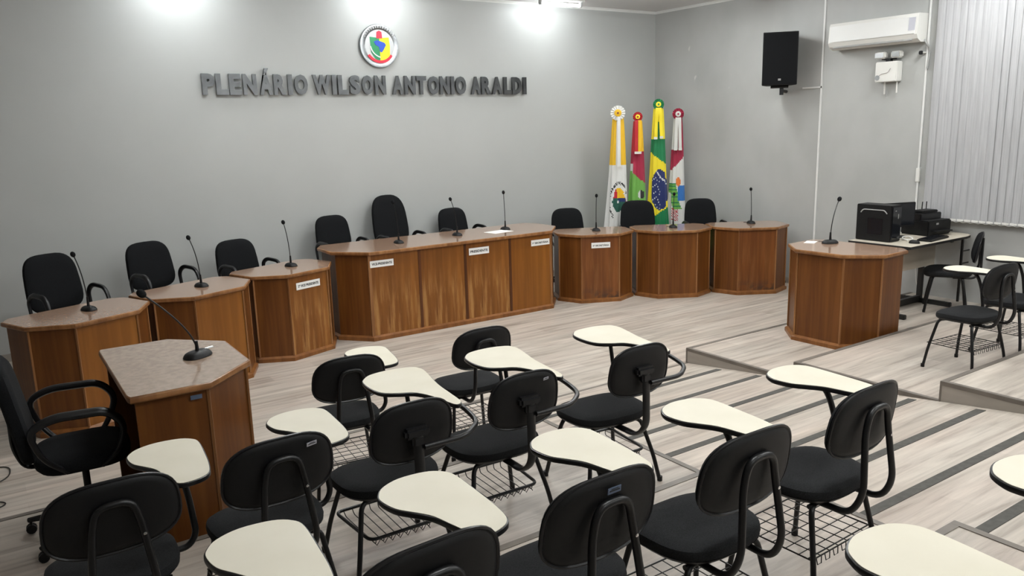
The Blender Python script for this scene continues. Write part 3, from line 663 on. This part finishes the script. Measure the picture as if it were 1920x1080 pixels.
PS = [((2.699, 3.179, 2), -.056, 'black post-back student chair nearest the ramp in the second row, tablet at its left front'),
      ((1.973, 3.182, 2), -.027, 'black post-back student chair with a small silver label, middle of the second row'),
      ((1.379, 3.157, 2), -.014, 'black post-back student chair without a label, left one of the three post-back chairs')]
proto2 = chair_p(); PC = []
for i, ((x, y, k), rz, lab) in enumerate(PS):
    if i == 0: o = proto2; o.location = (x, y, k*HR); o.rotation_euler = (0, 0, rz); o['label'] = lab
    else: o = dup(proto2, (x, y, k*HR), rz, lab)
    PC.append(o)
def atag(ch, x, z, w, h, y, mt):
    bm = bmesh.new(); box(bm, (0, 0, 0), (w, .003, h), bev=.001); p = obj('asset_tag', bm, mt, ch, loc=(x, y, z), rot=(0.14, 0, .25 if x > .05 else 0))
    bm = bmesh.new(); box(bm, (0, -.002, 0), (w*.75, .001, h*.18)); box(bm, (0, -.002, h*.28), (w*.5, .001, h*.1)); obj('tag_print', bm, 'ink', p)
atag(UC[5], .115, .815, .045, .016, -.2665, 'tag'); atag(UC[2], .0, .822, .05, .02, -.2755, 'bluetag'); atag(PC[1], .09, .815, .035, .012, -.367, 'tag')

# ------------------------------------------------------------------ plain chair at the computer table
t = thing('side_chair', 'plain black armless chair drawn up to the computer table', 'chair', (8.60, 4.36, HR), .50)
pads(t, .52, .47, .46, .42, .32, -.25, .86, .18)
legs(t, [[(sx*.12, sy*.12, .385), (sx*.18, sy*.14, .385), (sx*.20, sy*.18, .16), (sx*.215, sy*.20, .0)] for sx in (-1, 1) for sy in (-1, 1)], .014)
bm = bmesh.new()
for sx in (-1, 1): tube(bm, smoothpath([(sx*.16, -.05, .385), (sx*.16, -.25, .39), (sx*.16, -.30, .47), (sx*.14, -.30, .82)], .05), .012, 8)
obj('back_frame', bm, 'metal', t, True)

# ------------------------------------------------------------------ computer table and devices
tt = thing('computer_table', 'beige computer table with black legs beside the podium, against the side wall', 'table', (8.45, 4.68, HR))
TT = .78; bm = bmesh.new()
ol = [(-.67, -.35), (.45, -.35), (.57, -.325), (.645, -.26), (.67, -.15), (.67, .35), (-.67, .35)]
prism(bm, ol, TT-.028, TT-.002, .003); tp = obj('tabletop', bm, 'tableleg', tt)
bm = bmesh.new(); prism(bm, ol, TT-.002, TT, 0, .003); obj('laminate_surface', bm, 'tabletop', tp)
bm = bmesh.new(); box(bm, (-.10, -.02, .58), (1.05, .016, .30)); obj('modesty_panel', bm, 'modesty', tt)
for x in (-.60, .30):
    bm = bmesh.new(); box(bm, (x, .05, .40), (.045, .05, TT-.06)); box(bm, (x, 0, .025), (.05, .62, .05), bev=.006); box(bm, (x, .0, TT-.045), (.04, .55, .03)); obj('table_leg', bm, 'tableleg', tt)
bm = bmesh.new(); box(bm, (-.15, .05, .045), (.86, .04, .07)); obj('foot_rail', bm, 'tableleg', tt)
bm = bmesh.new(); box(bm, (.50, -.28, .40), (.022, .022, .74)); box(bm, (.58, -.28, .60), (.16, .012, .012)); box(bm, (.58, -.28, .46), (.16, .012, .012)); obj('end_bracket', bm, 'tableleg', tt)
zt = HR+TT+.0005
pc = thing('computer_tower', 'black desktop computer tower on the left end of the computer table', 'computer', (8.0, 4.83, zt))
bm = bmesh.new(); box(bm, (0, 0, .195), (.19, .40, .385), bev=.006); obj('case', bm, 'plastic', pc)
bm = bmesh.new(); tube(bm, smoothpath([(-.097, .15, .30), (-.099, .12, .335), (-.099, -.12, .335), (-.097, -.15, .30)], .02), .006, 6); obj('side_handle', bm, 'grey', pc, True)
bm = bmesh.new(); box(bm, (-.096, -.02, .16), (.004, .17, .17), bev=.001); obj('side_vent', bm, 'screen', pc)
bm = bmesh.new(); box(bm, (.0, -.203, .20), (.16, .008, .34), bev=.002); fp = obj('front_bezel', bm, 'screen', pc)
bm = bmesh.new(); box(bm, (.02, -.209, .27), (.008, .004, .05)); box(bm, (-.03, -.209, .33), (.02, .004, .006)); obj('front_ports', bm, 'grey', fp)
mn = thing('monitor', 'black computer monitor turned away between the tower and the printer', 'monitor', (8.35, 4.83, zt), -.35)
bm = bmesh.new(); box(bm, (0, 0, .24), (.45, .035, .27), bev=.006); obj('housing', bm, 'plastic', mn)
bm = bmesh.new(); box(bm, (0, -.019, .245), (.42, .002, .235)); obj('screen', bm, 'screen', mn)
bm = bmesh.new(); lathe(bm, [(.10, 0), (.10, .008), (.03, .014)], 24); tube(bm, [(0, .02, .01), (0, .02, .2)], .018, 10); obj('stand', bm, 'plastic', mn, True)
bm = bmesh.new(); box(bm, (.02, -.02, .115), (.03, .002, .01)); obj('badge', bm, 'chrome', mn)
kb = thing('keyboard', 'black keyboard on the front of the computer table', 'keyboard', (8.44, 4.46, zt), .10)
bm = bmesh.new(); box(bm, (0, 0, .01), (.44, .15, .018), bev=.004); obj('body', bm, 'plastic', kb)
bm = bmesh.new()
for r in range(5):
    for c in range(14): box(bm, (-.195+c*.03, -.055+r*.027, .022), (.024, .021, .006))
obj('keys', bm, 'screen', kb)
ms = thing('computer_mouse', 'black mouse at the left of the keyboard near the table edge', 'mouse', (8.04, 4.44, zt), .3)
bm = bmesh.new(); loft(bm, superell(.065, .11, 2.3, 20), [(.002, 0), (0, .01), (.006, .022), (.018, .032), (.028, .035)], lambda u, v, w: Vector((u, v, w))); obj('shell', bm, 'plastic', ms, True)
bm = bmesh.new(); box(bm, (0, .02, .035), (.008, .02, .008), bev=.002); obj('scroll_wheel', bm, 'grey', ms)
pr = thing('printer', 'black printer at the right end of the computer table under the router', 'printer', (8.80, 4.745, zt), -.1)
bm = bmesh.new(); box(bm, (0, 0, .085), (.40, .34, .165), bev=.012); obj('body', bm, 'plastic', pr)
bm = bmesh.new(); box(bm, (.0, .05, .20), (.36, .22, .075), bev=.008); obj('scanner_lid', bm, 'rim', pr)
bm = bmesh.new(); box(bm, (0, -.19, .05), (.28, .08, .012)); obj('paper_tray', bm, 'plastic', pr)
bm = bmesh.new(); box(bm, (-.05, -.172, .13), (.04, .003, .02)); obj('status_panel', bm, 'grey', pr)
ro = thing('wifi_router', 'black router with two upright antennas on top of the printer', 'router', (8.81, 4.77, zt+.2378), -.15)
bm = bmesh.new(); box(bm, (0, 0, .015), (.24, .15, .028), bev=.008); obj('body', bm, 'plastic', ro)
for s in (.03, .10):
    bm = bmesh.new(); tube(bm, [(s, .065, .02), (s+.01, .07, .11)], .0055, 8); obj('antenna', bm, 'plastic', ro, True)
bm = bmesh.new(); tube(bm, smoothpath([(8.13, 4.56, zt+.006), (8.16, 4.66, zt+.03), (8.20, 4.60, zt+.05), (8.18, 4.52, zt+.02), (8.14, 4.62, zt+.008), (8.22, 4.68, zt+.006)], .04, 6), .006, 8)
tag(obj('cable_bundle', bm, 'white', smooth=True), 'white coiled cable bundle on the table right of the computer tower', 'cable')
# socket and cord under the table
so = thing('wall_socket', 'white wall socket under the computer table', 'socket', (WX, 5.0, .52))
bm = bmesh.new(); box(bm, (-.008, 0, 0), (.016, .08, .12), bev=.004); obj('cover', bm, 'white', so)
bm = bmesh.new(); box(bm, (-.028, 0, 0), (.03, .03, .04), bev=.004); obj('plug', bm, 'white', so)
bm = bmesh.new(); tube(bm, smoothpath([(WX-.04, 5.0, .49), (WX-.06, 4.97, .30), (WX-.08, 4.9, HR+.01), (WX-.3, 4.85, HR+.006)], .06, 6), .004, 6)
tag(obj('power_cord', bm, 'white', smooth=True), 'thin white cord hanging from the socket under the computer table', 'cord')

# ------------------------------------------------------------------ right wall items
sp = thing('wall_speaker', 'black loudspeaker hung high on the side wall left of the conduit', 'speaker', (8.86, 6.86, 2.66), -.86)
bm = bmesh.new(); ol = [(-.215, -.16), (.215, -.16), (.15, .16), (-.15, .16)]; prism(bm, ol, 0, .66, .008); obj('cabinet', bm, 'plastic', sp)
bm = bmesh.new(); box(bm, (0, -.163, .33), (.41, .012, .635), bev=.004); gr = obj('grille', bm, 'fabric', sp)
bm = bmesh.new(); box(bm, (0, -.171, .07), (.035, .003, .025)); obj('badge', bm, 'grey', gr)
bm = bmesh.new(); tube(bm, [(-.10, -.05, -.015), (.12, -.05, -.015)], .02, 8); tube(bm, [(.05, -.02, -.02), (.04, .06, -.06), (.12, .30, -.07)], .022, 8); box(bm, (.04, .0, -.06), (.05, .06, .12)); obj('bracket', bm, 'metal', sp, True)
ac = thing('air_conditioner', 'white split air conditioner mounted high on the side wall', 'air conditioner', (WX-.003, 5.65, 3.05))
bm = bmesh.new(); prof = [(0, 0), (-.12, -.005), (-.19, .03), (-.215, .075), (-.20, .27), (-.185, .305), (0, .31)]; L = 1.12
R2 = [[bm.verts.new((x, s*L/2, z)) for x, z in prof] for s in (-1, 1)]
for i in range(len(prof)): j = (i+1) % len(prof); bm.faces.new((R2[0][i], R2[0][j], R2[1][j], R2[1][i]))
bm.faces.new(R2[0]); bm.faces.new(R2[1][::-1]); obj('body', bm, 'white', ac)
bm = bmesh.new(); box(bm, (-.2155, .0, .175), (.008, L-.05, .185), ry=.077, bev=.002); fpn = obj('front_panel', bm, 'white_pvc', ac)
bm = bmesh.new(); box(bm, (-.221, -.50, .19), (.003, .075, .14), ry=.077); obj('energy_sticker', bm, 'tag', fpn)
bm = bmesh.new(); box(bm, (-.19, 0, .028), (.05, L-.12, .01), ry=-.75); obj('louvre', bm, 'grey', ac)
bm = bmesh.new(); tube(bm, smoothpath([(-.05, -.56, .02), (-.06, -.60, -.03), (-.02, -.62, -.09), (-.02, -.60, -.3)], .04), .012, 8); obj('drain_pipe', bm, 'grey', ac, True)
eb = thing('emergency_light', 'chrome-like twin-lamp emergency light box on the wall under the air conditioner', 'emergency light', (WX, 5.49, 2.63))
bm = bmesh.new(); box(bm, (-.06, 0, .115), (.12, .27, .23), bev=.008); bd = obj('box', bm, 'white', eb)
bm = bmesh.new(); tube(bm, smoothpath([(-.121, .10, .05), (-.123, .06, .09), (-.123, -.03, .10), (-.123, -.06, .15)], .03), .004, 6); lathe(bm, [(.03, -.005), (.03, 0)], 16, (-.121, .10, .05), 'X'); obj('front_marking', bm, 'chrome', bd, True)
for s in (-1, 1):
    bm = bmesh.new(); box(bm, (-.08, s*.095-.01, .305), (.09, .12, .075), rz=s*.15, bev=.014); lh = obj('lamp_head', bm, 'white', eb, True)
    bm = bmesh.new(); box(bm, (-.127, s*.10-.01, .305), (.006, .10, .058), rz=s*.15, bev=.002); obj('reflector', bm, 'chrome', lh)
bm = bmesh.new(); box(bm, (-.06, .0, .245), (.05, .06, .03)); tube(bm, [(-.06, -.09, .26), (-.06, .09, .26)], .008, 8); obj('lamp_bracket', bm, 'metal', eb)
for s, l in ((.05, .14), (-.10, .13)):
    bm = bmesh.new(); tube(bm, [(-.04, s, 0), (-.035, s, -l)], .009, 8); obj('cable_tail', bm, 'white', eb, True)
bm = bmesh.new(); tube(bm, [(-.04, .02, -.10), (-.04, .02, -.17)], .008, 8); obj('switch_tail', bm, 'grey', eb, True)
def conduit(pts, lab, r=.012):
    bm = bmesh.new()
    for a, b in zip(pts, pts[1:]):
        a, b = Vector(a), Vector(b); c = (a+b)/2; d = b-a
        box(bm, c, (max(abs(d.x), .014), max(abs(d.y), .022)+(.0), max(abs(d.z), .02)))
    tag(obj('wall_conduit', bm, 'white_pvc'), lab, 'conduit')
conduit([(WX-.007, 6.42, CZ-.06), (WX-.007, 6.42, .08)], 'thin white vertical conduit on the side wall between loudspeaker and air conditioner')
conduit([(WX-.007, 6.405, 2.62), (WX-.007, 6.70, 2.62)], 'short white horizontal conduit branching to the loudspeaker')
conduit([(WX-.012, 5.065, CZ-.04), (WX-.012, 5.065, .95)], 'white vertical conduit at the right of the air conditioner beside the blind')
bm = bmesh.new(); box(bm, (WX-.016, 5.065, 1.55), (.03, .045, .16), bev=.003); tag(obj('conduit_joint_box', bm, 'white'), 'small white joint box on the conduit above the computer table', 'box')
cm = thing('security_camera', 'small black camera on a bracket at the lower right of the air conditioner', 'camera', (WX, 5.10, 2.93))
bm = bmesh.new(); box(bm, (-.05, .02, 0), (.07, .04, .04), rz=.4, bev=.006); obj('body', bm, 'plastic', cm)
bm = bmesh.new(); tube(bm, [(0, -.02, .0), (-.05, .0, .0)], .008, 8); obj('arm', bm, 'white', cm, True)

# ------------------------------------------------------------------ flags
def flag(lab, x, y, ztop, wtop, wbot, zbot, color, ros, ros2, ribbons, rz=0, sway=0, rad=.08):
    t = thing('ceremonial_flag', lab, 'flag', (x, y, 0), rz, 'four ceremonial flags on poles')
    bm = bmesh.new(); tube(bm, [(0, 0, .05), (0, 0, ztop-.03)], .014, 10); obj('pole', bm, 'wood_edge', t, True)
    bm = bmesh.new(); lathe(bm, [(.13, 0), (.13, .02), (.05, .04), (.02, .09)], 24); obj('stand_base', bm, 'metal', t, True)
    # cloth
    zt_ = ztop-.06; nu, nv = 72, 110; bm = bmesh.new(); rings = []; names = []
    for j in range(nv+1):
        v = j/nv; z = zt_+(zbot-zt_)*v; hw = wtop/2+(wbot-wtop)/2*(v**.85); ring = []
        for i in range(nu):
            a = 2*PI*i/nu; amp = (.10+.14*v); r = 1+amp*(.6*math.sin(9*a+1.7+2*v)+.4*math.sin(5*a+.6-3*v))
            ring.append(bm.verts.new((hw*math.cos(a)*r+sway*v*v, hw*.62*math.sin(a)*r, z)))
        rings.append(ring)
    mats = []
    for j in range(nv):
        for i in range(nu):
            f = bm.faces.new((rings[j][i], rings[j][(i+1) % nu], rings[j+1][(i+1) % nu], rings[j+1][i]))
            a = 2*PI*(i+.5)/nu; c = color(math.cos(a), (j+.5)/nv, math.sin(a) < 0, zt_+(zbot-zt_)*(j+.5)/nv)
            if c not in mats: mats.append(c)
            f.material_index = mats.index(c)
    bm.faces.new(rings[0])
    obj('cloth', bm, ['c_'+c for c in mats], t, True)
    # rosette
    rr = rad; bm = bmesh.new(); n = 32; c = bm.verts.new((0, -.075, ztop)); ring = []; ring2 = []
    for i in range(n):
        a = 2*PI*i/n; q = .012 if i % 2 else -.006; ring.append(bm.verts.new((rr*math.cos(a), -.065-q, ztop+rr*math.sin(a)))); ring2.append(bm.verts.new((rr*.96*math.cos(a), -.045, ztop+rr*.96*math.sin(a))))
    for i in range(n): bm.faces.new((c, ring[i], ring[(i+1) % n])); bm.faces.new((ring[i], ring2[i], ring2[(i+1) % n], ring[(i+1) % n]))
    bm.faces.new(ring2[::-1]); rs = obj('rosette', bm, 'c_'+ros, t)
    bm = bmesh.new(); lathe(bm, [(rad*.5, -.072), (rad*.46, -.084), (rad*.2, -.088)], 20, (0, 0, ztop), 'Y'); ct = obj('rosette_centre', bm, 'c_'+ros2, rs)
    bm = bmesh.new(); lathe(bm, [(.015, -.085), (.013, -.094)], 14, (0, 0, ztop), 'Y'); obj('rosette_button', bm, 'c_'+(ros if ros != 'white' else 'maroon'), ct)
    for (dx0, dx1, l, col) in ribbons:
        bm = bmesh.new(); k = 8; w = .022; L_ = []
        for i in range(k+1):
            u = i/k; xx = dx0+(dx1-dx0)*u; zz = ztop-.05-l*u; yy = -(.055+(wtop/2*.62)+(wbot-wtop)/2*.62*min(1, (l*u)/(zt_-zbot))+.012+.006*math.sin(9*u))
            L_.append([bm.verts.new((xx-w, yy, zz)), bm.verts.new((xx+w, yy-.004, zz)), bm.verts.new((xx+w, yy-.001, zz)), bm.verts.new((xx-w, yy+.003, zz))])
        for A, B in zip(L_, L_[1:]):
            for q in range(4): bm.faces.new((A[q], A[(q+1) % 4], B[(q+1) % 4], B[q]))
        bm.faces.new(L_[0]); bm.faces.new(L_[-1][::-1]); rb = obj('ribbon', bm, 'c_'+col, t, True)
        bm = bmesh.new(); box(bm, ((dx1), yy-.002, ztop-.05-l-.01), (.05, .008, .035)); obj('fringe', bm, 'c_white', rb)
    return t
def zpx(y): return 2.379-(y-212)*.00769
def inell(u, z, cu, cz, ru, rz): return ((u-cu)/ru)**2+((z-cz)/rz)**2 < 1
def col_white(u, v, fr, z):
    if z > zpx(307): return 'white' if abs(u-.1) < .35 else 'yellow'
    if not fr: return 'white'
    cz = zpx(377)
    if inell(u, z, .15, cz-.0, .62, .15):
        if z > cz+.05: return 'red' if u < 0 else 'yellow'
        if abs(u-.1) < .08 and abs(z-cz) < .02: return 'white'
        return 'darkgreen' if z < cz-.01 or u < .1 else 'navy'
    if inell(u, z, .15, cz+.13, .46, .07): return 'yellow' if u > -.05 else 'red'
    if inell(u, z, .8, cz-.06, .18, .12): return 'maroon'
    d = math.hypot((u-.15)/.85, (z-cz)/.27)
    if .93 < d < 1.08 and (z > cz+.10 or u < -.35) and int(u*14+z*60) % 3: return 'black'
    return 'white'
def col_red(u, v, fr, z):
    if z > zpx(285): return 'red' if u < .25 else 'yellow'
    k = zpx(334)-u*.10
    if z > k: return 'white' if (u < -.55 and z < zpx(308)) else 'crimson'
    if fr and inell(u, z, .45, zpx(368), .4, .06): return 'white' if u < .4 else 'black'
    return 'lgreen'
def col_br(u, v, fr, z):
    if z > zpx(262): return 'yellow2' if not (fr and abs(u-.15) < .22 and z < zpx(230)) else 'green'
    if z > zpx(300)+.09*(-u): return 'green'
    if inell(u, z, .18, zpx(361), .93, .31) and fr:
        if abs((z-zpx(345))-(.55-1.0*u)*.16-.03) < .013: return 'white'
        if (int(u*23+40)*7+int(z*55)*5) % 11 == 0 and u < .3: return 'white'
        return 'navy'
    if z < zpx(408)+.10*(u): return 'green'
    return 'yellow2'
def col_sc(u, v, fr, z):
    if z > zpx(284): return 'white' if u < .1 else 'crimson'
    if z > zpx(313)+.10*u: return 'crimson'
    if fr and inell(u, z, .15, zpx(348), .35, .07): return 'orange'
    if fr and u > .1 and zpx(385) < z < zpx(355): return 'blue'
    if fr and abs(u+.2+(z-zpx(385))*2) < .5 and zpx(402) < z < zpx(352): return 'lgreen' if int(z*60) % 3 else 'green'
    if fr and zpx(425) < z < zpx(398) and abs(u+.2) < .4: return 'red' if int(u*9+z*50) % 2 else 'white'
    return 'white'
FR = -.73
flag('white municipal flag with yellow top and green-blue crest, leftmost of the four flags', 7.80, 8.80, 2.379, .15, .36, .30, col_white, 'white', 'yellow', [(.015, .015, .68, 'white')], FR, -.03, .105)
flag('red, white and green state flag, second from the left and shortest', 8.24, 8.86, 2.32, .12, .32, .30, col_red, 'red', 'yellow2', [(-.02, -.02, .46, 'red'), (.03, .03, .46, 'yellow')], FR, 0, .07)
flag('Brazilian flag with green top, yellow and dark blue disc, tallest of the four', 8.58, 8.78, 2.492, .14, .34, .30, col_br, 'green', 'yellow2', [(-.02, -.04, .43, 'yellow2'), (.02, .045, .42, 'yellow2')], FR, .02, .08)
flag('red and white flag with a colourful crest, rightmost of the four flags', 8.93, 8.72, 2.346, .12, .30, .30, col_sc, 'crimson', 'white', [(-.02, -.035, .46, 'white'), (.02, .035, .46, 'white')], FR, 0, .085)

# ------------------------------------------------------------------ loose cables
def cable(pts, lab, r=.004, name='floor_cable', mt='plastic'):
    bm = bmesh.new(); tube(bm, smoothpath(pts, .12, 6), r, 6); tag(obj(name, bm, mt, smooth=True), lab, 'cable')
cable([(-.9, 6.3, .006), (-.25, 6.35, .006), (-.07, 6.3, .006), (-.08, 6.05, .006), (-.3, 5.95, .006), (-.9, 5.9, .006)], 'black cable looping on the floor at the left picture edge')
cable([(-.9, 5.75, .006), (-.2, 5.72, .006), (-.09, 5.62, .006), (-.3, 5.5, .006), (-.9, 5.5, .006)], 'lower black cable loop on the floor at the left picture edge, nearest the chair')
cable([(7.55, 4.18, HR+.006), (7.85, 4.10, HR+.006), (8.0, 4.0, HR+.006), (7.75, 3.93, HR+.006), (7.5, 3.95, HR+.006)], 'thin grey cable loop on the step right of the podium desk', .003, mt='grey')
cable([(8.93, 6.95, .82), (8.97, 6.9, .6), (9.05, 6.85, .3), (9.1, 6.8, .01)], 'black cable hanging from the right end council desk toward the floor', .006)
